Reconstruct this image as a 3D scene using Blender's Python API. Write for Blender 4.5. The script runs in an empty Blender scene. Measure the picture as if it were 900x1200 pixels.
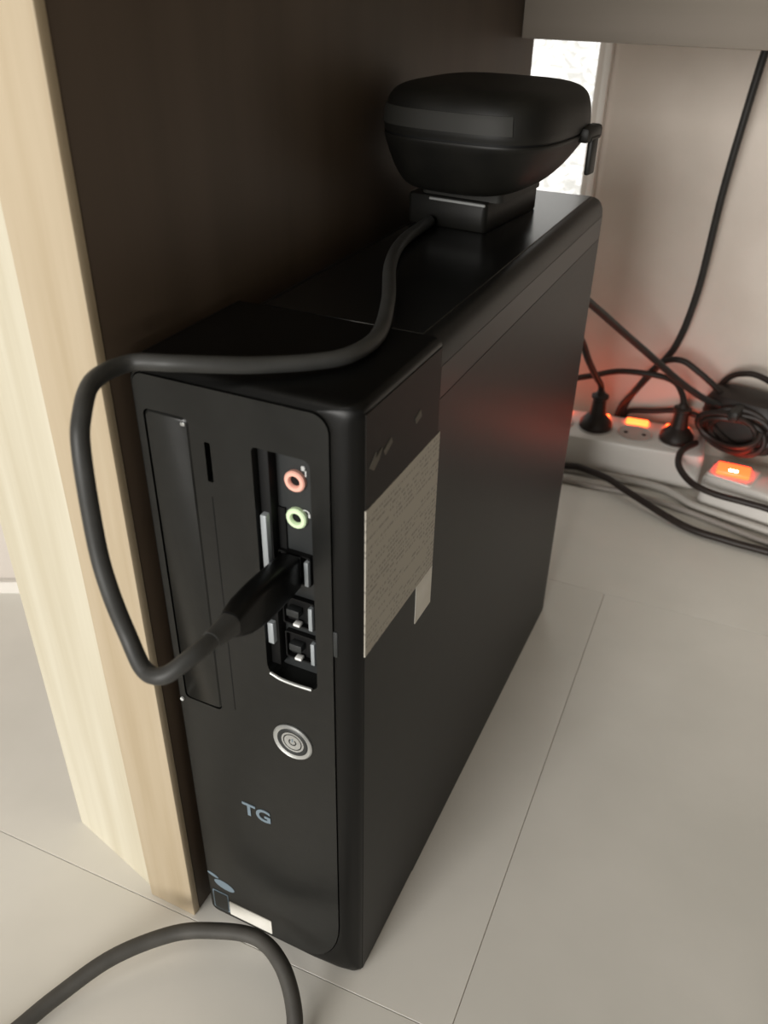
import bpy, bmesh, math, random
from mathutils import Vector, Matrix
random.seed(4)
scene = bpy.context.scene
COL = scene.collection

# ------------------------------------------------------------------ camera
cam_data = bpy.data.cameras.new('camera')
cam = bpy.data.objects.new('camera', cam_data)
COL.objects.link(cam)
cam_data.sensor_fit = 'VERTICAL'
cam_data.sensor_height = 36.0
cam_data.sensor_width = 27.0
cam_data.lens = 995.1 * 36.0 / 1200.0
cam_data.clip_start = 0.01
cam_data.dof.use_dof = True
cam_data.dof.focus_distance = 0.42
cam_data.dof.aperture_fstop = 13.0
RM = ((0.903865, -0.244480, 0.351081), (0.427472, 0.483122, -0.764108), (0.017194, 0.840727, 0.541186))
cam.matrix_world = Matrix.Translation((0.112305, -0.223319, 0.461995)) @ Matrix(RM).to_4x4()
scene.camera = cam

# ------------------------------------------------------------------ world, lights, exposure
world = bpy.data.worlds.new('world')
scene.world = world
world.use_nodes = True
bg = world.node_tree.nodes['Background']
bg.inputs['Color'].default_value = (1.0, 0.93, 0.84, 1)
bg.inputs['Strength'].default_value = 0.20

def area(name, loc, target, sx, sy, power, color):
    l = bpy.data.lights.new(name, 'AREA')
    l.shape = 'RECTANGLE'; l.size = sx; l.size_y = sy
    l.energy = power; l.color = color
    o = bpy.data.objects.new(name, l); COL.objects.link(o)
    o.location = loc
    o.rotation_euler = (Vector(target) - Vector(loc)).to_track_quat('-Z', 'Y').to_euler()
    return o
area('ceiling_lamp_light', (-0.55, -1.25, 2.35), (-0.1, 0.0, 0.2), 0.7, 0.7, 7, (1.0, 0.95, 0.86))
area('room_window_daylight', (-0.40, -3.6, 0.95), (0.1, 0.5, 0.1), 1.7, 1.5, 150, (1.0, 0.975, 0.93))

vs = scene.view_settings
vs.view_transform = 'Standard'
vs.look = 'None'
vs.gamma = 1.0
vs.use_curve_mapping = False
vs.exposure = 0.0

# ------------------------------------------------------------------ materials
def mat(name, color, rough=0.5, spec=0.5, metal=0.0, emit=None, estr=0.0):
    m = bpy.data.materials.new(name); m.use_nodes = True
    b = m.node_tree.nodes['Principled BSDF']
    b.inputs['Base Color'].default_value = (*color, 1)
    b.inputs['Roughness'].default_value = rough
    b.inputs['Specular IOR Level'].default_value = spec
    b.inputs['Metallic'].default_value = metal
    if emit:
        b.inputs['Emission Color'].default_value = (*emit, 1)
        b.inputs['Emission Strength'].default_value = estr
    return m

def noisy(m, c1, c2, scale=(1, 1, 1), nscale=8, detail=5, lo=0.35, hi=0.65, bump=0.0, bscale=None, bdist=0.001):
    nt = m.node_tree; N = nt.nodes; L = nt.links
    b = N['Principled BSDF']
    tc = N.new('ShaderNodeTexCoord'); mp = N.new('ShaderNodeMapping')
    mp.inputs['Scale'].default_value = scale
    L.new(tc.outputs['Object'], mp.inputs['Vector'])
    nz = N.new('ShaderNodeTexNoise'); nz.inputs['Scale'].default_value = nscale; nz.inputs['Detail'].default_value = detail
    L.new(mp.outputs['Vector'], nz.inputs['Vector'])
    cr = N.new('ShaderNodeValToRGB')
    cr.color_ramp.elements[0].position = lo; cr.color_ramp.elements[0].color = (*c1, 1)
    cr.color_ramp.elements[1].position = hi; cr.color_ramp.elements[1].color = (*c2, 1)
    L.new(nz.outputs['Fac'], cr.inputs['Fac'])
    L.new(cr.outputs['Color'], b.inputs['Base Color'])
    if bump:
        n2 = N.new('ShaderNodeTexNoise'); n2.inputs['Scale'].default_value = bscale or nscale * 4
        n2.inputs['Detail'].default_value = 4
        L.new(mp.outputs['Vector'], n2.inputs['Vector'])
        bp = N.new('ShaderNodeBump'); bp.inputs['Strength'].default_value = bump; bp.inputs['Distance'].default_value = bdist
        L.new(n2.outputs['Fac'], bp.inputs['Height'])
        L.new(bp.outputs['Normal'], b.inputs['Normal'])
    return m

M = {}
M['tile'] = noisy(mat('floor_tile', (.6, .57, .5), .38, .4), (.72, .70, .645), (.79, .765, .71), nscale=9, bump=.02, bscale=300)
M['grout'] = mat('floor_joint', (.44, .39, .33), .8, .2)
M['wall'] = noisy(mat('wallpaper', (.6, .53, .47), .85, .2), (.72, .65, .58), (.78, .71, .64), nscale=14, bump=.35, bscale=160, bdist=.001)
M['wall2'] = noisy(mat('plaster', (.6, .55, .5), .85, .2), (.58, .53, .48), (.63, .58, .53), nscale=10)
M['base_white'] = mat('baseboard_white', (.74, .71, .66), .5, .4)
M['pine'] = noisy(mat('pale_pine', (.8, .7, .5), .5, .3), (.545, .495, .375), (.635, .595, .48), scale=(1, 1, .045), nscale=70, detail=6, bump=.05, bscale=120)
M['edge'] = noisy(mat('tan_edge_wood', (.6, .45, .28), .5, .3), (.43, .345, .23), (.50, .415, .295), scale=(1, 1, .05), nscale=90, detail=5, bump=.06, bscale=150)
M['shaded_wood'] = noisy(mat('shade_darkened_wood', (.1, .07, .05), .45, .35), (.050, .034, .021), (.070, .049, .033), scale=(1, 1, .08), nscale=30)  # shade on the desk's inner side is put into this dark wood colour
M['rail'] = noisy(mat('grey_brown_board', (.2, .17, .14), .6, .25), (.19, .165, .135), (.22, .19, .16), scale=(.1, 1, 1), nscale=30)
M['case'] = noisy(mat('black_painted_steel', (.02, .02, .018), .40, .17), (.0055, .0055, .005), (.0075, .0075, .007), nscale=120, bump=.03, bscale=900)
M['bezel'] = mat('black_bezel_plastic', (.003, .003, .0028), .34, .2)
M['plate'] = noisy(mat('black_satin_plate', (.018, .018, .017), .30, .38), (.0060, .0063, .0058), (.0080, .0083, .0077), nscale=150, bump=.03, bscale=900)
M['void'] = mat('port_dark', (.004, .004, .004), .6, .2)
M['bay'] = mat('port_bay_plastic', (.020, .022, .0225), .5, .4)
M['steel'] = mat('bright_steel', (.36, .39, .41), .35, .5, .25)
M['white'] = mat('white_glint', (.9, .9, .88), .25, .6)  # near-white colour for the specular glints in the ports
M['ring'] = mat('silver_ring', (.50, .51, .50), .3, .5, .6)
M['pink'] = mat('pink_jack', (.95, .50, .40), .4, .5)
M['green'] = mat('green_jack', (.74, .93, .60), .4, .5)
M['print'] = mat('pale_print', (.55, .56, .55), .6, .3)
M['logo'] = mat('blue_grey_print', (.16, .21, .25), .5, .3)
M['sticker_w'] = noisy(mat('white_sticker', (.7, .68, .63), .6, .3), (.66, .64, .58), (.74, .72, .67), nscale=60)
M['sticker_d'] = mat('dark_sticker', (.012, .0105, .009), .5, .12)
M['blackplastic'] = noisy(mat('black_device_plastic', (.02, .019, .016), .5, .25), (.005, .0048, .004), (.008, .0075, .006), nscale=60)
M['blackgloss'] = mat('black_gloss_band', (.018, .0175, .015), .6, .3)
M['rubber'] = noisy(mat('dark_rubber', (.03, .028, .026), .5, .4), (.018, .017, .015), (.024, .022, .020), nscale=90)
M['rubber_g'] = noisy(mat('grey_black_rubber', (.05, .05, .05), .5, .4), (.030, .030, .028), (.038, .038, .036), nscale=90)
M['rubber_b'] = noisy(mat('brown_black_rubber', (.03, .02, .017), .5, .4), (.018, .011, .009), (.024, .016, .012), nscale=90)
M['rubber_f'] = noisy(mat('dull_grey_rubber', (.06, .057, .05), .6, .3), (.055, .052, .046), (.068, .064, .057), nscale=90)
M['cordw'] = mat('pale_grey_cord', (.52, .49, .45), .5, .4)
M['cordw2'] = mat('grey_cord', (.40, .36, .33), .5, .4)
M['stripw'] = mat('white_strip_plastic', (.74, .71, .67), .35, .5)
M['socket'] = mat('grey_white_socket', (.50, .47, .44), .45, .5)
M['orange'] = mat('glowing_orange_switch', (.9, .35, .08), .35, .5, 0, (1.0, .075, .012), 9.0)
M['orange_r'] = mat('glowing_red_orange_switch', (.9, .2, .05), .3, .5, 0, (1.0, .03, .007), 10.0)
M['hot'] = mat('switch_lamp_core', (1, .7, .3), .3, .5, 0, (1.0, .75, .40), 30.0)
M['frame_w'] = mat('window_frame_beige', (.55, .50, .45), .5, .4)

# frosted window pane, lit from outside by daylight
def pane_mat():
    m = bpy.data.materials.new('frosted_daylit_glass'); m.use_nodes = True
    nt = m.node_tree; N = nt.nodes; L = nt.links
    b = N['Principled BSDF']; b.inputs['Roughness'].default_value = .3
    b.inputs['Base Color'].default_value = (.8, .8, .8, 1)
    tc = N.new('ShaderNodeTexCoord'); mp = N.new('ShaderNodeMapping'); mp.inputs['Scale'].default_value = (1, 1, 1.6)
    mp.inputs['Rotation'].default_value = (0, .7, 0)
    L.new(tc.outputs['Object'], mp.inputs['Vector'])
    nz = N.new('ShaderNodeTexNoise'); nz.inputs['Scale'].default_value = 75; nz.inputs['Detail'].default_value = 4
    nz.inputs['Distortion'].default_value = 1.2
    L.new(mp.outputs['Vector'], nz.inputs['Vector'])
    cr = N.new('ShaderNodeValToRGB')
    cr.color_ramp.elements[0].position = .40; cr.color_ramp.elements[0].color = (.45, .46, .43, 1)
    cr.color_ramp.elements[1].position = .58; cr.color_ramp.elements[1].color = (1.0, 1.0, .98, 1)
    L.new(nz.outputs['Fac'], cr.inputs['Fac'])
    L.new(cr.outputs['Color'], b.inputs['Emission Color'])
    b.inputs['Emission Strength'].default_value = 1.0
    bp = N.new('ShaderNodeBump'); bp.inputs['Strength'].default_value = .5; bp.inputs['Distance'].default_value = .002
    L.new(nz.outputs['Fac'], bp.inputs['Height']); L.new(bp.outputs['Normal'], b.inputs['Normal'])
    return m
M['pane'] = pane_mat()

# printed label: rows of tiny dark text (flat print)
def label_mat():
    m = bpy.data.materials.new('printed_label'); m.use_nodes = True
    nt = m.node_tree; N = nt.nodes; L = nt.links
    b = N['Principled BSDF']; b.inputs['Roughness'].default_value = .6
    tc = N.new('ShaderNodeTexCoord')
    sp = N.new('ShaderNodeSeparateXYZ'); L.new(tc.outputs['Object'], sp.inputs[0])
    def mth(op, a, b_=None):
        n = N.new('ShaderNodeMath'); n.operation = op
        for i, v in enumerate((a, b_)):
            if v is None: continue
            if isinstance(v, (int, float)): n.inputs[i].default_value = v
            else: L.new(v, n.inputs[i])
        return n.outputs[0]
    row = mth('MULTIPLY', sp.outputs['Z'], 430.0)
    fr = mth('FRACT', row)
    rowmask = mth('MULTIPLY', mth('GREATER_THAN', fr, .3), mth('LESS_THAN', fr, .8))
    cb = N.new('ShaderNodeCombineXYZ')
    L.new(mth('MULTIPLY', sp.outputs['Y'], 900.0), cb.inputs[0]); L.new(mth('MULTIPLY', mth('FLOOR', row), 7.31), cb.inputs[1])
    nz = N.new('ShaderNodeTexNoise'); nz.inputs['Scale'].default_value = 1.0; nz.inputs['Detail'].default_value = 2
    L.new(cb.outputs[0], nz.inputs['Vector'])
    ink = mth('MULTIPLY', rowmask, mth('GREATER_THAN', nz.outputs['Fac'], .50))
    cb2 = N.new('ShaderNodeCombineXYZ')
    L.new(mth('MULTIPLY', sp.outputs['Y'], 28.0), cb2.inputs[0]); L.new(mth('MULTIPLY', mth('FLOOR', row), 1.71), cb2.inputs[1])
    nb = N.new('ShaderNodeTexNoise'); nb.inputs['Scale'].default_value = 1.0; nb.inputs['Detail'].default_value = 0
    L.new(cb2.outputs[0], nb.inputs['Vector'])
    ink = mth('MULTIPLY', ink, mth('GREATER_THAN', nb.outputs['Fac'], .43))
    mx = N.new('ShaderNodeMix'); mx.data_type = 'RGBA'
    mx.inputs['A'].default_value = (.40, .375, .32, 1); mx.inputs['B'].default_value = (.16, .15, .135, 1)
    L.new(mth('MULTIPLY', ink, .6), mx.inputs['Factor'])
    L.new(mx.outputs['Result'], b.inputs['Base Color'])
    return m
M['label'] = label_mat()

# ------------------------------------------------------------------ mesh helpers
def link(name, bm, material, parent=None, smooth=False, loc=None):
    me = bpy.data.meshes.new(name)
    bmesh.ops.recalc_face_normals(bm, faces=bm.faces)
    bm.to_mesh(me); bm.free()
    me.materials.append(M[material] if isinstance(material, str) else material)
    if smooth:
        for p in me.polygons: p.use_smooth = True
        try: me.set_sharp_from_angle(angle=math.radians(38))
        except Exception: pass
    o = bpy.data.objects.new(name, me); COL.objects.link(o)
    if loc: o.location = loc
    if parent: o.parent = parent
    return o

def empty(name, loc=(0, 0, 0), rz=0.0):
    o = bpy.data.objects.new(name, None); COL.objects.link(o)
    o.empty_display_size = .03
    o.location = loc; o.rotation_euler = (0, 0, rz)
    return o

def tag(o, label, cat, group=None):
    o['label'] = label; o['category'] = cat
    if group: o['group'] = group
    return o

def struct(o, label=None, cat=None):
    o['kind'] = 'structure'
    if label: o['label'] = label
    if cat: o['category'] = cat
    return o

def box_bm(x0, x1, y0, y1, z0, z1, bev=0.0, seg=2, bm=None):
    new = bm is None
    bm = bm or bmesh.new()
    r = bmesh.ops.create_cube(bm, size=1.0)
    for v in r['verts']:
        v.co = Vector(((x0 + x1) / 2 + v.co.x * (x1 - x0), (y0 + y1) / 2 + v.co.y * (y1 - y0), (z0 + z1) / 2 + v.co.z * (z1 - z0)))
    if bev:
        es = list({e for v in r['verts'] for e in v.link_edges})
        bmesh.ops.bevel(bm, geom=es, offset=bev, segments=seg, profile=.5, affect='EDGES')
    return bm

def box(name, x0, x1, y0, y1, z0, z1, material, parent=None, bev=0.0, seg=2):
    return link(name, box_bm(x0, x1, y0, y1, z0, z1, bev, seg), material, parent, smooth=bev > 0)

def loft(loops, cap0=True, cap1=True, bm=None):
    bm = bm or bmesh.new()
    rows = [[bm.verts.new(p) for p in lp] for lp in loops]
    n = len(rows[0])
    for a, b in zip(rows, rows[1:]):
        for i in range(n):
            j = (i + 1) % n
            bm.faces.new((a[i], a[j], b[j], b[i]))
    if cap0: bm.faces.new(rows[0])
    if cap1: bm.faces.new(rows[-1])
    return bm

def rrect(u0, u1, v0, v1, rad, n=6):
    """rounded rectangle, rad = (bl, br, tr, tl); a radius may be a pair (u, v)"""
    out = []
    cs = [(u0, v0, 1, 1, math.pi), (u1, v0, -1, 1, 1.5 * math.pi), (u1, v1, -1, -1, 0), (u0, v1, 1, -1, .5 * math.pi)]
    for k, (cu, cv, su, sv, a0) in enumerate(cs):
        r = rad[k] if isinstance(rad, (tuple, list)) else rad
        ru, rv = r if isinstance(r, (tuple, list)) else (r, r)
        for i in range(n + 1):
            a = a0 + .5 * math.pi * i / n
            out.append((cu + su * ru + ru * math.cos(a), cv + sv * rv + rv * math.sin(a)))
    return out

def catmull(pts, per=10):
    P = [Vector(p) for p in pts]
    P = [2 * P[0] - P[1]] + P + [2 * P[-1] - P[-2]]
    out = []
    for i in range(1, len(P) - 2):
        p0, p1, p2, p3 = P[i - 1:i + 3]
        for k in range(per):
            t = k / per
            out.append(.5 * ((2 * p1) + (p2 - p0) * t + (2 * p0 - 5 * p1 + 4 * p2 - p3) * t * t + (3 * p1 - p0 - 3 * p2 + p3) * t ** 3))
    out.append(P[-2])
    return out

def tube_bm(pts, r, n=10, per=10, r2=None, bm=None, raw=False):
    C = [Vector(p) for p in pts] if raw else catmull(pts, per)
    t0 = (C[1] - C[0]).normalized()
    up = Vector((0, 0, 1)) if abs(t0.z) < .9 else Vector((1, 0, 0))
    nrm = (up - t0 * up.dot(t0)).normalized()
    loops = []
    for i, c in enumerate(C):
        t = (C[min(i + 1, len(C) - 1)] - C[max(i - 1, 0)]).normalized()
        nrm = (nrm - t * nrm.dot(t)).normalized()
        b = t.cross(nrm)
        rr = r if r2 is None else r + (r2 - r) * i / (len(C) - 1)
        loops.append([c + (nrm * math.cos(2 * math.pi * k / n) + b * math.sin(2 * math.pi * k / n)) * rr for k in range(n)])
    return loft(loops, bm=bm)

def tube(name, pts, r, material, parent=None, n=10, per=10, r2=None, raw=False):
    return link(name, tube_bm(pts, r, n, per, r2, raw=raw), material, parent, smooth=True)

def lathe_bm(prof, n=28, axis='z', c=(0, 0, 0)):
    """prof: (radius, height) pairs; axis z points up, axis y points to the viewer (-y)"""
    loops = []
    for r, h in prof:
        r = max(r, 1e-5)
        lp = []
        for k in range(n):
            a = 2 * math.pi * k / n
            if axis == 'z': lp.append((c[0] + r * math.cos(a), c[1] + r * math.sin(a), c[2] + h))
            else: lp.append((c[0] + r * math.cos(a), c[1] - h, c[2] + r * math.sin(a)))
        loops.append(lp)
    return loft(loops)

def text_mesh(name, body, size, loc, rot, material, parent, depth=.0002, sx=1.0, bold=0.0, shear=0.0):
    cu = bpy.data.curves.new(name + '_curve', 'FONT')
    cu.body = body; cu.size = size; cu.extrude = depth; cu.align_x = 'CENTER'; cu.align_y = 'CENTER'
    cu.offset = bold; cu.shear = shear; cu.resolution_u = 4
    t = bpy.data.objects.new(name + '_curve', cu); COL.objects.link(t)
    dg = bpy.context.evaluated_depsgraph_get()
    me = bpy.data.meshes.new_from_object(t.evaluated_get(dg))
    bpy.data.objects.remove(t); bpy.data.curves.remove(cu)
    me.name = name
    me.materials.clear(); me.materials.append(M[material])
    o = bpy.data.objects.new(name, me); COL.objects.link(o)
    o.location = loc; o.rotation_euler = rot; o.scale = (sx, 1, 1)
    o.parent = parent
    return o

# ================================================================== SETTING
# floor: joint bed with single tiles laid on it
WALL_Y = .705
ROT = .03
fl = empty('floor', (.0425, -.0066, 0), ROT)
struct(fl, 'pale beige floor laid with large rectangular tiles', 'floor')
box('joint_bed', -1.9, 1.6, -1.3, .85, -.03, -.0012, 'grout', fl)
TW, TD, GAP = .62, .4035, .0004
protos = {}
tile_me = None
for j in range(-3, 2):
    off = .0125 if j % 2 == 0 else .0125 - .31
    for i in range(-3, 3):
        if j == 1:
            y1 = TD * j + .36
        else:
            y1 = TD * (j + 1)
        key = (j == 1)
        if key not in protos:
            bm = box_bm(GAP / 2, TW - GAP / 2, GAP / 2, (y1 - TD * j) - GAP / 2, -.006, 0, .00015, 1)
            o = link('tile', bm, 'tile', fl)
            protos[key] = o.data
        else:
            o = bpy.data.objects.new('tile', protos[key]); COL.objects.link(o); o.parent = fl
        o.location = (off + TW * i, TD * j, 0)

# back wall with an opening for the window beside the desk
WX = -.0955      # right edge of the glass
bm = bmesh.new()
box_bm(-.0885, 1.6, WALL_Y, WALL_Y + .1, -.03, 1.6, bm=bm)
box_bm(-.62, -.0885, WALL_Y, WALL_Y + .1, -.03, .05, bm=bm)
box_bm(-.62, -.0885, WALL_Y, WALL_Y + .1, 1.35, 1.6, bm=bm)
box_bm(-1.6, -.62, WALL_Y, WALL_Y + .1, -.03, 1.6, bm=bm)
struct(link('wall_back', bm, 'wall'), 'beige papered wall behind the desk', 'wall')
win = empty('window_1', (-.35, WALL_Y + .02, .05))
struct(win, 'bright frosted window pane behind the desk panel', 'window')
def wl(x0, x1, y0, y1, z0, z1, name, m, bev=0):
    return box(name, x0 + .35, x1 + .35, y0 - WALL_Y - .02, y1 - WALL_Y - .02, z0 - .05, z1 - .05, m, win, bev)
wl(-.605, WX, WALL_Y + .012, WALL_Y + .018, .065, 1.335, 'pane', 'pane')
wl(WX, -.0885, WALL_Y - .004, WALL_Y + .06, .05, 1.35, 'window_frame', 'frame_w', .0015)
wl(-.0885, -.0815, WALL_Y - .009, WALL_Y - .0002, .04, 1.36, 'window_trim', 'base_white', .0015)
wl(-.62, -.605, WALL_Y - .004, WALL_Y + .06, .05, 1.35, 'window_frame', 'frame_w', .0015)
wl(-.605, WX, WALL_Y - .004, WALL_Y + .06, .05, .065, 'window_frame', 'frame_w', .0015)
wl(-.605, WX, WALL_Y - .004, WALL_Y + .06, 1.335, 1.35, 'window_frame', 'frame_w', .0015)

# partition seen past the left of the desk
def slab(name, p, q, th, z0, z1, m):
    p = Vector((*p, 0)); q = Vector((*q, 0)); d = (q - p).normalized(); nn = Vector((-d.y, d.x, 0)) * th
    lo = [p, q, q + nn, p + nn]
    return link(name, loft([[Vector((a.x, a.y, z0)) for a in lo], [Vector((a.x, a.y, z1)) for a in lo]]), m)
d = Vector((.894, .447))
p0 = Vector((-.427, .169)) - d * .9; p1 = Vector((-.427, .169)) + d * .16
struct(slab('wall_left', p0, p1, .08, 0, 1.6, 'wall2'), 'plain pale wall left of the desk', 'wall')
nn = Vector((.447, -.894)) * .006
struct(slab('baseboard_left', p0 + nn, p1 + nn, .0055, 0, .012, 'base_white'), 'low white baseboard at the pale wall left of the desk', 'baseboard')

# ================================================================== DESK
desk = empty('desk', (-.12, .1, 0))
tag(desk, 'pale wood desk with shade-darkened inner side, standing over the computer', 'desk')
def dbox(name, x0, x1, y0, y1, z0, z1, m, bev=.0008):
    return box(name, x0 + .12, x1 + .12, y0 - .1, y1 - .1, z0, z1, m, desk, bev)
PX = -.1011
dbox('side_panel', -.1305, PX, -.0035, .50, 0, .72, 'shaded_wood', .0004)
dbox('edge_strip', -.1318, PX + .0002, -.0087, -.0036, 0, .72, 'edge', .0008)['label'] = 'tan wood edge strip'
# outer leg board, its front turned a little to the left
lp = [(-.1320, -.0050), (-.1308, -.0042), (-.1308, .060), (-.2033, .060), (-.2033, .0124)]
lp = [(x + .12, y - .1) for x, y in lp]
link('leg_board', loft([[(x, y, 0) for x, y in lp], [(x, y, .72) for x, y in lp]]), 'pine', desk)['label'] = 'pale pine leg board'
dbox('rear_rail', PX, 1.17, .466, .484, .4185, .72, 'rail', .001)
dbox('desktop', -.215, 1.22, -.10, .52, .7205, .745, 'pine', .002)
dbox('side_panel', 1.1705, 1.20, -.0087, .50, 0, .72, 'shaded_wood', .001)

# ================================================================== COMPUTER TOWER
W, H, D = .0965, .340, .355
T = empty('computer_tower', (0, 0, 0))
tag(T, 'slim black desktop computer standing upright beside the desk panel', 'computer')
YB = .0725
# rear case: extruded section with turned-in upper edges
def case_loop(y, ins=0.0, top=0.0):
    e = ins
    pts = [(-W + e, e)]
    pts += [(-e, e)]
    pts += [(-e, .328 - top), (-.0006 - e, .3325 - top), (-.0020 - e, .3358 - top), (-.0042 - e, .3380 - top), (-.0065 - e, .3389 - top), (-.0090 - e, .3392 - top)]
    pts += [(-W + .012 + e, .3392 - top), (-W + .006 + e, .336 - top), (-W + .002 + e, .330 - top), (-W + e, .322 - top)]
    return [(x, y, z) for x, z in pts]
link('case_body', loft([case_loop(YB + .0002), case_loop(D - .005), case_loop(D - .002, .0003, .0008), case_loop(D - .0005, .001, .0022), case_loop(D, .002, .004)]), 'case', T, smooth=True)
M['top'] = mat('black_satin_top', (.005, .005, .0047), .24, .5)
box('top_panel', -W + .014, -.0090, YB + .002, D - .006, .3388, .3396, 'top', T, .0003, 1)
box('dark_side_strip', -.0002, .00015, YB + .0005, D - .006, .3140, .3278, 'bezel', T)  # thin darker strip along the upper side of the case
box('side_panel', -.0002, .0002, .0050, D - .006, .0030, .3136, 'case', T)
# front bezel: lofted shell that rounds into a shallow tray for the face plate
NB = 8
PLT = dict(x0=-.0936, x1=-.0113, z0=.0026, z1=.3355)
def bz(y, x0, x1, z0, z1, rad): return [(x, y, z) for x, z in rrect(x0, x1, z0, z1, rad, NB)]
rB = ((.004, .004), (.022, .038), (.007, .007), (.005, .005))
g = .0004
loops = [bz(YB, -W, 0, 0, H, (.001, .001, .003, .003)),
         bz(.010, -W, 0, 0, H, (.001, .002, .003, .003)),
         bz(.0045, -W, -.0001, .0, H - .0002, (.002, .004, .004, .003)),
         bz(.0024, -W + .0006, -.0016, .0001, H - .001, (.002, .006, .005, .004)),
         bz(.0010, -W + .0014, -.0050, .0004, H - .0022, (.003, .010, .006, .004)),
         bz(.0000, -W + .0022, -.0095, .0010, H - .0036, ((.004, .004), (.018, .030), (.007, .007), (.005, .005))),
         bz(.0002, PLT['x0'] - g, PLT['x1'] + g, PLT['z0'] - g, PLT['z1'] + g, rB),
         bz(.0125, PLT['x0'] - g, PLT['x1'] + g, PLT['z0'] - g, PLT['z1'] + g, rB)]
link('front_bezel', loft(loops), 'bezel', T, smooth=True)

# face plate with openings (port bay, drive door)
BAY = (-.0432, -.0190, .2065, .3165)
DOOR = (-.0905, -.0700, .172, .3215)
def plate_bm(outer, holes, y0, y1):
    bm = bmesh.new()
    def ring(pts):
        vs_ = [bm.verts.new((x, y0, z)) for x, z in pts]
        return [bm.edges.new((vs_[i], vs_[(i + 1) % len(vs_)])) for i in range(len(vs_))]
    es = ring(outer)
    for h in holes: es += ring(h)
    bmesh.ops.triangle_fill(bm, use_beauty=True, use_dissolve=False, edges=es)
    ex = bmesh.ops.extrude_face_region(bm, geom=list(bm.faces))
    for v in ex['geom']:
        if isinstance(v, bmesh.types.BMVert): v.co.y = y1
    return bm
SLOT = (-.0637, -.0611, .2965, .3135)
pl_o = link('face_plate', plate_bm(rrect(PLT['x0'], PLT['x1'], PLT['z0'], PLT['z1'], rB, 8),
            [rrect(BAY[0], BAY[1], BAY[2], BAY[3], (.0055, .003, .003, .002), 4), rrect(*DOOR, .0025, 3), rrect(*SLOT, .0006, 2)], -.0004, .0122), 'plate', T)
dd = link('drive_door', loft([[(x, y, z) for x, z in rrect(DOOR[0] + i, DOOR[1] - i, DOOR[2] + i, DOOR[3] - i, .0022, 4)] for y, i in ((.012, .0005), (.0002, .0005), (-.0004, .0011))]), 'plate', T, smooth=True)
box('grip_lip', DOOR[1] - .0034, DOOR[1] - .0014, -.0009, .0002, DOOR[3] - .0035, DOOR[3] - .0020, 'ring', dd, .0003)
box('door_seam', -.0700 + .0072, -.0700 + .0078, -.00045, .0001, .176, .2900, 'void', pl_o)
link('pale_dot', lathe_bm([(.0010, 0), (.0010, .0012), (.0006, .0015), (0, .0016)], 12, 'y', (-.0925, .0, .1700)), 'print', T, smooth=True)  # small pale raised dot near the plate's left edge

# port bay
bay = link('port_bay', plate_bm(rrect(BAY[0] + .0002, BAY[1] - .0002, BAY[2] + .0002, BAY[3] - .0002, .001, 3), [], .0085, .0121), 'bay', T)
box('bay_wall', BAY[0] + .0002, BAY[0] + .0048, .0030, .0084, BAY[2] + .004, BAY[3] - .0006, 'void', bay, .0004)
link('bay_lip_glint', tube_bm([(-.0415, -.0009, .2082), (-.036, -.0011, .2068), (-.029, -.0011, .2066), (-.0215, -.0009, .2068)], .00075, 8, 6), 'ring', bay, smooth=True)['label'] = 'painted highlight on the lower rim of the port bay'  # silver tube paints the highlight along the bay's lower rim
def jack(z, m, lab):
    j = link('audio_jack', lathe_bm([(.0044, 0), (.0044, .0016), (.0039, .0022), (.0026, .0022), (.0021, .0014), (.0021, .0004)], 28, 'y', (-.0301, .0086, z)), m, bay, smooth=True)
    j['label'] = lab
    link('jack_hole', lathe_bm([(.0021, 0), (.0021, .0006), (.0001, .0006)], 20, 'y', (-.0301, .0085, z)), 'void', j)
    return j
jack(.3015, 'pink', 'pink microphone jack'); jack(.2852, 'green', 'green headphone jack')
# small symbols printed beside the jacks
bm = bmesh.new()
box_bm(-.0278, -.0262, .0082, .0085, .3062, .3082, .0003, 1, bm)
box_bm(-.0262, -.0256, .0082, .0085, .3040, .3064, bm=bm)
link('microphone_symbol', bm, 'print', bay)
bm = bmesh.new()
for k in range(7):
    a = math.pi * k / 6; a2 = math.pi * (k + 1) / 6
    if k < 6:
        q = [(-.0266 + r * math.cos(t), .0083, .2876 + r * math.sin(t)) for r, t in ((.0013, a), (.0018, a), (.0018, a2), (.0013, a2))]
        bm.faces.new([bm.verts.new(p) for p in q])
box_bm(-.0286, -.0278, .0082, .0085, .2862, .2878, bm=bm); box_bm(-.0254, -.0246, .0082, .0085, .2862, .2878, bm=bm)
link('headphone_symbol', bm, 'print', bay)
# card slot
cs = box('card_slot', -.0392, -.0352, .0076, .0090, .2610, .2880, 'void', bay)
box('contact_strip', -.0418, -.0392, .0002, .0080, .2625, .2875, 'steel', cs, .0004)['label'] = 'metal strip of the card slot'
# USB ports
def usb(cx, cz, tall=.0128, wide=.0135):
    u = link('usb_port', loft([[(x, y, z) for x, z in rrect(cx - wide / 2 - i, cx + wide / 2 + i, cz - tall / 2 - i, cz + tall / 2 + i, .0008, 3)]
             for y, i in ((.0086, .0007), (.0060, .0007), (.0060, .0), (.0084, .0))], cap0=False), 'void', bay)
    box('contact_strip', cx + wide / 2 - .0012, cx + wide / 2 + .0006, .0042, .0086, cz - tall * .45, cz + tall * .45, 'steel', u, .0003)
    if cz < .25: box('tongue', cx - .0050, cx + .0008, .0046, .0084, cz - .0018, cz + .0018, 'bay', u, .0003)
    return u
u1 = usb(-.0315, .2620); u2 = usb(-.0305, .2395); u3 = usb(-.0300, .2210)
for u, cz in ((u2, .2395), (u3, .2210)):
    box('glint_dot', -.0325, -.0293, .0044, .0075, cz - .0062, cz - .0048, 'white', u, .0004)  # white dot that paints a specular glint in the port
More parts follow.
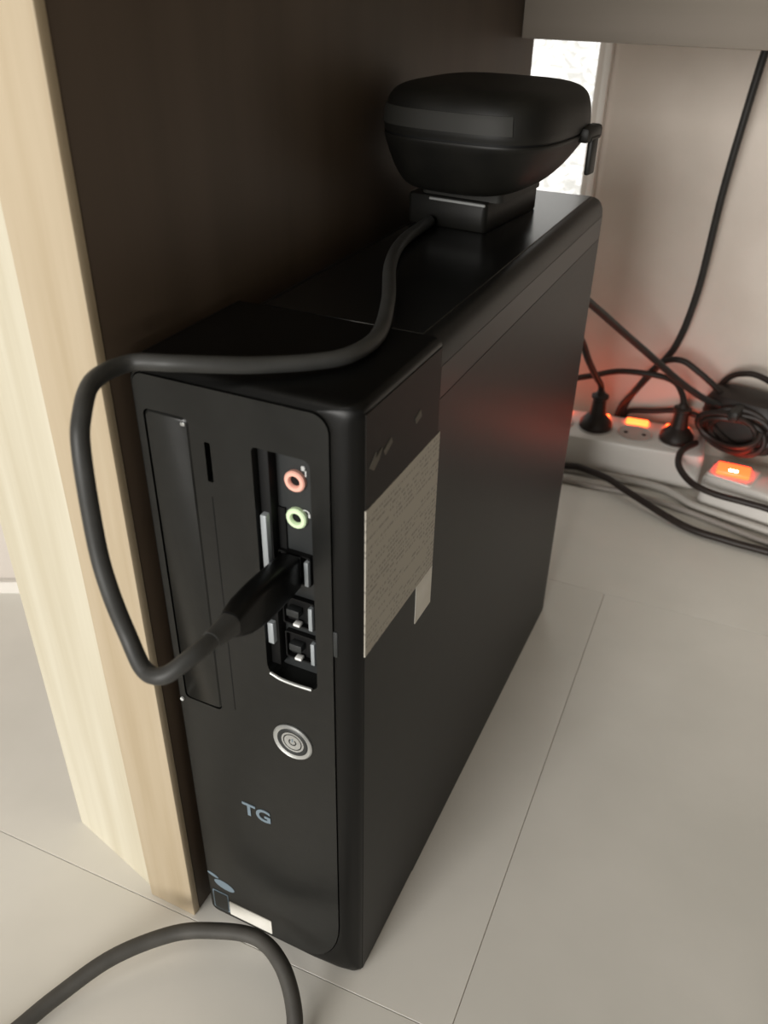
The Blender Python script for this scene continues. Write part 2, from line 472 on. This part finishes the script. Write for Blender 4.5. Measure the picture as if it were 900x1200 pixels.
box('contact_strip', -.0424, -.0396, .0006, .0084, .2235, .2345, 'steel', u2, .0004)

# power button
pb = link('power_button', lathe_bm([(.0100, -.002), (.0100, .0006), (.0094, .0012), (.0080, .0006)], 40, 'y', (-.0325, -.0004, .1698)), 'ring', T, smooth=True)
pb['label'] = 'round power button with silver ring'
link('button_cap', lathe_bm([(.0079, -.001), (.0079, .0006), (.0072, .0010), (.0050, .0004), (.0044, .0002), (.0001, .0002)], 36, 'y', (-.0325, -.0004, .1698)), 'bay', pb, smooth=True)
bm = bmesh.new()
for r0, r1, a0, a1, nn_ in ((.0043, .0048, 0, 2 * math.pi, 28), (.0014, .0020, math.radians(125), math.radians(415), 16)):
    for k in range(nn_):
        a = a0 + (a1 - a0) * k / nn_; b = a0 + (a1 - a0) * (k + 1) / nn_
        q = [(-.0325 + r * math.cos(t), -.0010, .1698 + r * math.sin(t)) for r, t in ((r0, a), (r1, a), (r1, b), (r0, b))]
        bm.faces.new([bm.verts.new(p) for p in q])
box_bm(-.0328, -.0322, -.0011, -.0008, .1700, .1720, bm=bm)
link('power_symbol', bm, 'logo', pb)

# lettering and stickers on the front
FR = (math.pi / 2, 0, 0)
text_mesh('logo_lettering', 'TG', .0118, (-.0560, -.0006, .1070), FR, 'logo', T, sx=1.05, bold=.0003)
link('printed_stroke', plate_bm([(-.0902 + .0036 * math.cos(a * .5236), .0353 + .0013 * math.sin(a * .5236) - .0010 * math.cos(a * .5236)) for a in range(12)], [], -.0006, -.0003), 'logo', T)
link('printed_stroke', plate_bm([(-.0832 + .0066 * math.cos(a * .3927), .0296 + .0034 * math.sin(a * .3927) - .0010 * math.cos(a * .3927)) for a in range(16)], [], -.0006, -.0003), 'logo', T)
sq = link('square_sticker', plate_bm(rrect(-.0920, -.0815, .0052, .0215, .0008, 3), [], -.0007, -.0003), 'logo', T)
link('sticker_face', plate_bm(rrect(-.0911, -.0822, .0060, .0207, .0006, 3), [], -.0010, -.0006), 'plate', sq)
link('white_sticker', plate_bm(rrect(-.0812, -.0535, .0045, .0165, .0006, 3), [], -.0008, -.0003), 'sticker_w', T)['label'] = 'small white sticker'
box('latch_tab', -.0112, -.0092, -.0004, .002, .2290, .2420, 'bay', T, .0004)

# labels on the side
def side_plate(name, y0, y1, z0, z1, th, m, parent):
    return box(name, -.0002, th, y0, y1, z0, z1, m, parent)
side_plate('dark_label', .0048, .0722, .2988, .3365, .0004, 'sticker_d', T)['label'] = 'dark label with a worn printed mark'
lb = side_plate('printed_label', .0048, .0748, .2290, .2985, .0005, 'label', T)
lb['label'] = 'pale label covered with small print'
side_plate('white_tag', .0563, .0745, .2075, .2290, .0006, 'sticker_w', T)['label'] = 'small white tag below the printed label'
FADED = mat('faded_print', (.13, .12, .10), .7, .2)
def poly(pts):
    bm = loft([[(.0002, y, z) for y, z in pts], [(.0007, y, z) for y, z in pts]]); link('printed_mark', bm, FADED, T)
poly([(.0070, .3150), (.0125, .3190), (.0120, .3165), (.0175, .3185), (.0150, .3150), (.0105, .3125)])
poly([(.0185, .3165), (.0250, .3190), (.0260, .3165), (.0200, .3140)])
poly([(.0470, .3165), (.0520, .3185), (.0530, .3150), (.0480, .3140)])

# ================================================================== DEVICE ON TOP
dev = empty('lidded_case', (-.0455, .2425, .3397), math.radians(-6))
tag(dev, 'black rounded hard case with hanging latch lying on top of the computer', 'case')
def sup(hx, hy, z, e=3.4, n=96, cx=0, cy=0):
    out = []
    for k in range(n):
        a = 2 * math.pi * k / n; c, s = math.cos(a), math.sin(a)
        out.append((cx + hx * math.copysign(abs(c) ** (2 / e), c), cy + hy * math.copysign(abs(s) ** (2 / e), s), z))
    return out
Z0 = .3397
def zz(v): return v - Z0
def shell(rows):
    return loft([sup(v.x, v.y, v.z, cx=c) for v, c in zip(catmull([q[:3] for q in rows], 4), [w.x for w in catmull([(q[3], 0, 0) for q in rows], 4)])])
link('lower_shell', shell([(.026, .032, zz(.3622), -.006), (.033, .038, zz(.3650), -.005), (.040, .044, zz(.3735), -.003), (.0455, .0485, zz(.3840), -.001), (.0475, .0500, zz(.3885), 0), (.0475, .0500, zz(.3900), 0)]), 'blackplastic', dev, smooth=True)
link('rim', loft([sup(.0468, .0492, zz(.3899)), sup(.0468, .0492, zz(.3912))]), 'void', dev, smooth=True)
link('lid', shell([(.0475, .0500, zz(.3911), 0), (.0478, .0503, zz(.3950), 0), (.0468, .0492, zz(.4030), 0), (.0445, .0465, zz(.4085), 0), (.0395, .0415, zz(.4118), 0), (.0300, .0320, zz(.4135), 0), (.0120, .0130, zz(.4140), 0)]), 'blackplastic', dev, smooth=True)
# lighter band pressed into the lid's front
bm = bmesh.new()
band0 = [p for p in sup(.0480, .0506, 0, n=96) if p[1] < -.030 and -.046 < p[0] < .034]
band0.sort(key=lambda p: p[0])
rows = [[(x * sc_, y * sc_ - o_, zz(z)) for x, y, _ in band0] for z, sc_, o_ in ((.3950, .985, 0), (.3950, 1.0, .0006), (.4010, .985, .0008), (.4035, .972, .0006), (.4035, .955, 0))]
vr = [[bm.verts.new(p) for p in r] for r in rows]
for a, b in zip(vr, vr[1:]):
    for i in range(len(a) - 1): bm.faces.new((a[i], a[i + 1], b[i + 1], b[i]))
link('lid_band', bm, 'blackgloss', dev, smooth=True)
# hinge ear and hanging latch at the right end
link('latch_ear', box_bm(.0440, .0515, .012, .034, zz(.3860), zz(.3935), .002, 2), 'blackplastic', dev, smooth=True)
lt = link('latch', box_bm(.0490, .0520, .0180, .0275, zz(.3695), zz(.3880), .0012, 2), 'blackplastic', dev, smooth=True)
link('latch_pin', lathe_bm([(.0014, -.006), (.0014, .006)], 12, 'y', (.0505, .0228, zz(.3878))), 'blackplastic', lt, smooth=True)
# foot it stands on
foot = link('foot', loft([[(x, y, z) for x, y in rrect(-.040 + i, .009 - i, -.014 + i, .058 - i, .003, 4)] for z, i in ((0, .0004), (.0008, 0), (.0150, 0), (.0158, .0006))]), 'blackplastic', dev, smooth=True)
link('foot_edge_glint', box_bm(-.026, .0082, -.0146, -.0135, .0136, .0152, .0004, 1), 'ring', foot, smooth=True)['label'] = 'painted highlight on the front edge of the foot'  # silver bar paints the highlight along the foot's front edge
link('neck', loft([[(x, y, z) for x, y in rrect(-.034, .0155, -.010, .046, .004, 4)] for z in (.0156, .0225)]), 'blackgloss', dev, smooth=True)

# ================================================================== FRONT USB CABLE
uc = empty('usb_cable', (-.031, .0, .262))
tag(uc, 'black cable plugged into the front of the computer, looped up over its top', 'cable')
O = Vector((.031, 0, -.262))
def rel(pts, o): return [Vector(p) + o for p in pts]
def sect(y, cx, cz, hw, hh, r): return [Vector((x, y, z)) + O for x, z in rrect(cx - hw, cx + hw, cz - hh, cz + hh, r, 4)]
link('plug_shell', loft([sect(.0082, -.0318, .2620, .0022, .0058, .0003), sect(-.004, -.0318, .2622, .0022, .0058, .0003)]), 'steel', uc, smooth=True)
link('plug_body', loft([sect(.0046, -.0318, .2622, .0042, .0072, .002), sect(.0036, -.0318, .2622, .0048, .0078, .0025), sect(-.008, -.0319, .2625, .0050, .0086, .003), sect(-.020, -.0320, .2632, .0050, .0088, .003),
     sect(-.030, -.0322, .2642, .0047, .0076, .003), sect(-.036, -.0324, .2650, .0040, .0055, .003)]), 'bezel', uc, smooth=True)
link('strain_relief', loft([sect(-.0355, -.0324, .2650, .0040, .0046, .003), sect(-.038, -.0325, .2654, .0038, .0042, .003), sect(-.047, -.0330, .2660, .0033, .0034, .003)]), 'rubber_g', uc, smooth=True)
cord = [(-.0328, -.0455, .2659), (-.0345, -.0565, .2655), (-.0405, -.0640, .2610), (-.0490, -.0640, .2600), (-.0577, -.0600, .2686), (-.0640, -.0580, .2840), (-.0690, -.0550, .3000), (-.0731, -.0500, .3300), (-.0760, -.0440, .3408), (-.0815, -.0310, .3462), (-.0800, -.0150, .3466),
        (-.0658, -.0100, .3475), (-.0530, -.0020, .3465), (-.0428, .0070, .3450), (-.0290, .0200, .3440), (-.0200, .0330, .3438), (-.0200, .056, .3434), (-.034, .095, .3430), (-.054, .14, .3430), (-.066, .18, .3430), (-.070, .2260, .3430)]
tube('cord', rel(cord, O), .0031, 'rubber_g', uc, n=12, per=10)

# cable on the floor before the computer
fc = tube('floor_cable', [(-.1750, -.1700, .0052), (-.1480, -.1150, .0055), (-.1350, -.0820, .0090), (-.1190, -.0546, .0160), (-.0971, -.0323, .0200), (-.0755, -.0225, .0245), (-.0520, -.0170, .0270), (-.0332, -.0228, .0250), (-.0190, -.0350, .0160), (-.0130, -.0480, .0090), (-.0080, -.0800, .0052), (-.010, -.1300, .0050)], .0042, 'rubber_f', n=12)
tag(fc, 'dark grey cable arching over the floor before the computer', 'cable')

# ================================================================== POWER STRIP
SA = math.radians(6)
SC = Vector((.0137, .6400, 0))
strip = empty('power_strip', SC, SA)
tag(strip, 'white power strip with orange lit switches lying along the back wall', 'power strip')
SZ = .041
body = [[(x, y, z) for x, y in rrect(-.115 + i, .0735 - i, -.0335 + i, .034 - i, .008, 5)] for z, i in ((0.0005, .002), (.003, 0), (.036, 0), (.0395, .0010), (SZ, .0035))]
link('strip_body', loft(body), 'stripw', strip, smooth=True)
for k in range(-2, 2):
    cx = .0425 * k + .0002
    s = link('socket', lathe_bm([(.0188, .0), (.0188, .0012), (.0176, .0016), (.0168, .0008), (.0001, .0008)], 32, 'z', (cx, -.0060, SZ)), 'socket', strip, smooth=True)
    for q in (-1, 1):
        link('pin_hole', lathe_bm([(.0024, 0), (.0024, .0003), (.0001, .0003)], 12, 'z', (cx + q * .0095, -.0060, SZ + .0008)), 'void', s)
    sw = link('rocker_switch', box_bm(cx - .0120, cx + .0120, .0165, .0275, SZ - .001, SZ + .0032, .0015, 2), 'orange', strip, smooth=True)
    sw['label'] = 'glowing orange rocker switch'

def make_plug(name, loc, lean, label):
    p = empty(name, loc)
    tag(p, label, 'plug', 'black plugs in the white power strip')
    link('plug_base', lathe_bm([(.0172, .0), (.0178, .0022), (.0172, .0060), (.0130, .0110), (.0092, .0155)], 28), 'rubber_b', p, smooth=True)
    link('plug_neck', lathe_bm([(.0090, .015), (.0078, .024), (.0070, .0330), (.0092, .0345), (.0092, .0368), (.0060, .0380), (.0038, .0420)], 24), 'rubber_b', p, smooth=True)
    return p
def on_strip(k): 
    v = Matrix.Rotation(SA, 3, 'Z') @ Vector((.0425 * k + .0002, -.0060, SZ + .0018)); return v + SC
P1 = on_strip(-1); P2 = on_strip(1)
p1 = make_plug('power_plug', P1, 0, 'black plug in the power strip socket nearest the computer')
p2 = make_plug('power_plug', P2, 0, 'black plug in the power strip socket beside the black adapter')
tube('cord', [(0, 0, .040), (-.001, -.003, .050), (-.004, -.022, .066), (-.008, -.055, .095), (-.013, -.090, .130), (-.018, -.150, .160), (-.020, -.272, .170)], .0034, 'rubber_b', p1)
tube('cord', [(0, 0, .040), (-.004, .006, .0485), (-.015, .015, .0570), (-.036, .019, .0590), (-.070, .010, .0600), (-.092, -.018, .0620), (-.112, -.060, .0660), (-.116, -.180, .0800), (-.11, -.2790, .100)], .0032, 'rubber_b', p2)

# second strip with the lit main switch
S2 = empty('power_strip', (.130, .603, 0), math.radians(-12))
tag(S2, 'white power strip end with a glowing red main switch under the black adapter', 'power strip')
body = [[(x, y, z) for x, y in rrect(-.034 + i, .20 - i, -.024 + i, .024 - i, .009, 5)] for z, i in ((.0005, .002), (.003, 0), (.029, 0), (.033, .0012), (.035, .004))]
link('strip_body', loft(body), 'stripw', S2, smooth=True)
link('switch_frame', loft([[(x, y, z) for x, y in rrect(-.031 + i, .013 - i, -.0185 + i, .0185 - i, .003, 4)] for z, i in ((.0348, 0), (.0362, .0004))]), 'stripw', S2, smooth=True)
ms = empty('main_switch', (-.010, 0, .0358), math.radians(12)); ms.parent = S2
ms['label'] = 'glowing red orange rocker switch'
ms2 = link('rocker', box_bm(-.0160, .0160, -.0110, .0110, 0, .0045, .0016, 2), 'orange_r', ms, smooth=True)
link('lamp', box_bm(-.0045, .0040, -.0070, -.0035, .0040, .0050, .0004, 1), 'hot', ms, smooth=True)
for k in range(2):
    s = link('socket', lathe_bm([(.0188, .0), (.0188, .0012), (.0176, .0016), (.0168, .0008), (.0001, .0008)], 32, 'z', (.045 + .045 * k, 0, .035)), 'socket', S2, smooth=True)
    for q in (-1, 1):
        link('pin_hole', lathe_bm([(.0024, 0), (.0024, .0003), (.0001, .0003)], 12, 'z', (.045 + .045 * k + q * .0095, 0, .0358)), 'void', s)

# black adapter and its wound cable
ad = empty('power_adapter', (.118, .664, .0422), math.radians(-14))
tag(ad, 'bulky black power adapter with wound cord resting on the power strips', 'adapter')
link('adapter_body', loft([sup(.034, .020, z_, 3.6, 40) if i == 0 else sup(.042 - i * 0, .025, z_, 3.6, 40) for i, z_ in ((0, 0), (1, .006), (1, .044))] + [sup(.036, .021, .053, 3.4, 40), sup(.020, .012, .056, 3, 40)]), 'rubber_b', ad, smooth=True)
pts = []
for k in range(58):
    a = 2 * math.pi * k / 14.0
    pts.append(((.030 + .007 * math.sin(k * .55)) * math.cos(a), -.029 + .004 * math.sin(k * .9) - .0022 * (k / 14), .026 + (.018 + .005 * math.sin(k * .55)) * math.sin(a)))
tube('wound_cord', pts, .0030, 'rubber_b', ad, n=8, per=4)
link('cord_tie', box_bm(-.006, .004, -.047, -.020, .040, .052, .003, 2), 'rubber', ad, smooth=True)

def cable(name, pts, r, m, label):
    return tag(tube(name, pts, r, m, n=10, per=10), label, 'cable')
cable('wall_cable', [(.070, .672, .60), (.0625, .672, .470), (.0557, .672, .4117), (.0509, .672, .3578), (.0460, .672, .2837), (.0435, .672, .1931), (.0337, .674, .1321), (.0141, .680, .0944), (-.004, .687, .0600), (-.0102, .688, .0380), (-.014, .689, .0050)], .0036, 'rubber', 'dark cable hanging down the back wall from above the desk rail')
cable('adapter_cable', [(-.055, .357, .285), (-.052, .40, .272), (-.0403, .44, .2537), (-.0255, .50, .2183), (-.0056, .56, .1778), (.0164, .60, .1454), (.0500, .626, .1120), (.0748, .641, .0930), (.092, .648, .086)], .0036, 'rubber', 'dark cable running diagonally from behind the computer to the adapter')
cable('arched_cable', [(-.0165, .6770, .020), (-.0110, .6765, .0500), (.0031, .667, .0769), (.0149, .665, .1022), (.0277, .662, .1175), (.0450, .659, .1220), (.0644, .657, .1130), (.0820, .658, .1010), (.094, .662, .090)], .0032, 'rubber_b', 'dark cable arching above the power strip into the adapter')
cable('short_cable', [(-.008, .694, .030), (-.0031, .693, .0390), (.0243, .693, .0450), (.0456, .692, .0510), (.062, .690, .052), (.078, .688, .050)], .0030, 'rubber_b', 'short dark cable lying level against the wall behind the power strip')
AI = (Matrix.Translation((.118, .664, .0422)) @ Matrix.Rotation(math.radians(-14), 4, 'Z')).inverted()
tube('cord', [AI @ Vector(p) for p in [(.0760, .690, .060), (.0830, .688, .0850), (.0930, .684, .1040), (.1074, .678, .1130), (.1220, .674, .1140), (.1414, .666, .1080), (.170, .655, .090), (.195, .640, .055)]], .0032, 'rubber_b', ad)
cable('dark_floor_cable', [(-.0609, .430, .0045), (-.064, .54, .0100), (-.052, .574, .0130), (-.0349, .583, .0140), (-.020, .581, .0140), (.004, .575, .0130), (.0308, .560, .0105), (.0877, .5335, .0045), (.1287, .526, .0042), (.1673, .5235, .0042), (.24, .519, .0042)], .0036, 'rubber_b', 'dark cable curving over the floor in front of the power strip')
cable('switch_cable', [(.078, .630, .0475), (.070, .613, .0480), (.066, .600, .0450), (.0696, .585, .0390), (.0851, .568, .0340), (.1074, .560, .0320), (.135, .557, .0320), (.158, .556, .0310), (.190, .552, .0280), (.25, .540, .0200)], .0034, 'rubber_b', 'dark cable bending around the glowing red switch')
cable('white_cord', [(-.090, .587, .0045), (-.055, .591, .0045), (-.030, .594, .0045), (-.004, .5955, .0045), (.030, .598, .0045), (.056, .597, .0045), (.075, .588, .0045), (.0917, .577, .0045), (.120, .570, .0045), (.160, .562, .0045), (.24, .545, .0045)], .0040, 'cordw', 'pale grey cord lying closest along the front of the power strip')
cable('grey_cord', [(-.075, .560, .0030), (-.049, .568, .0030), (-.0087, .570, .0030), (.030, .574, .0030), (.070, .568, .0030), (.1077, .559, .0030), (.140, .549, .0030), (.170, .541, .0030), (.24, .532, .0030)], .0028, 'cordw2', 'thin grey cord on the floor between pale cord and dark cable')
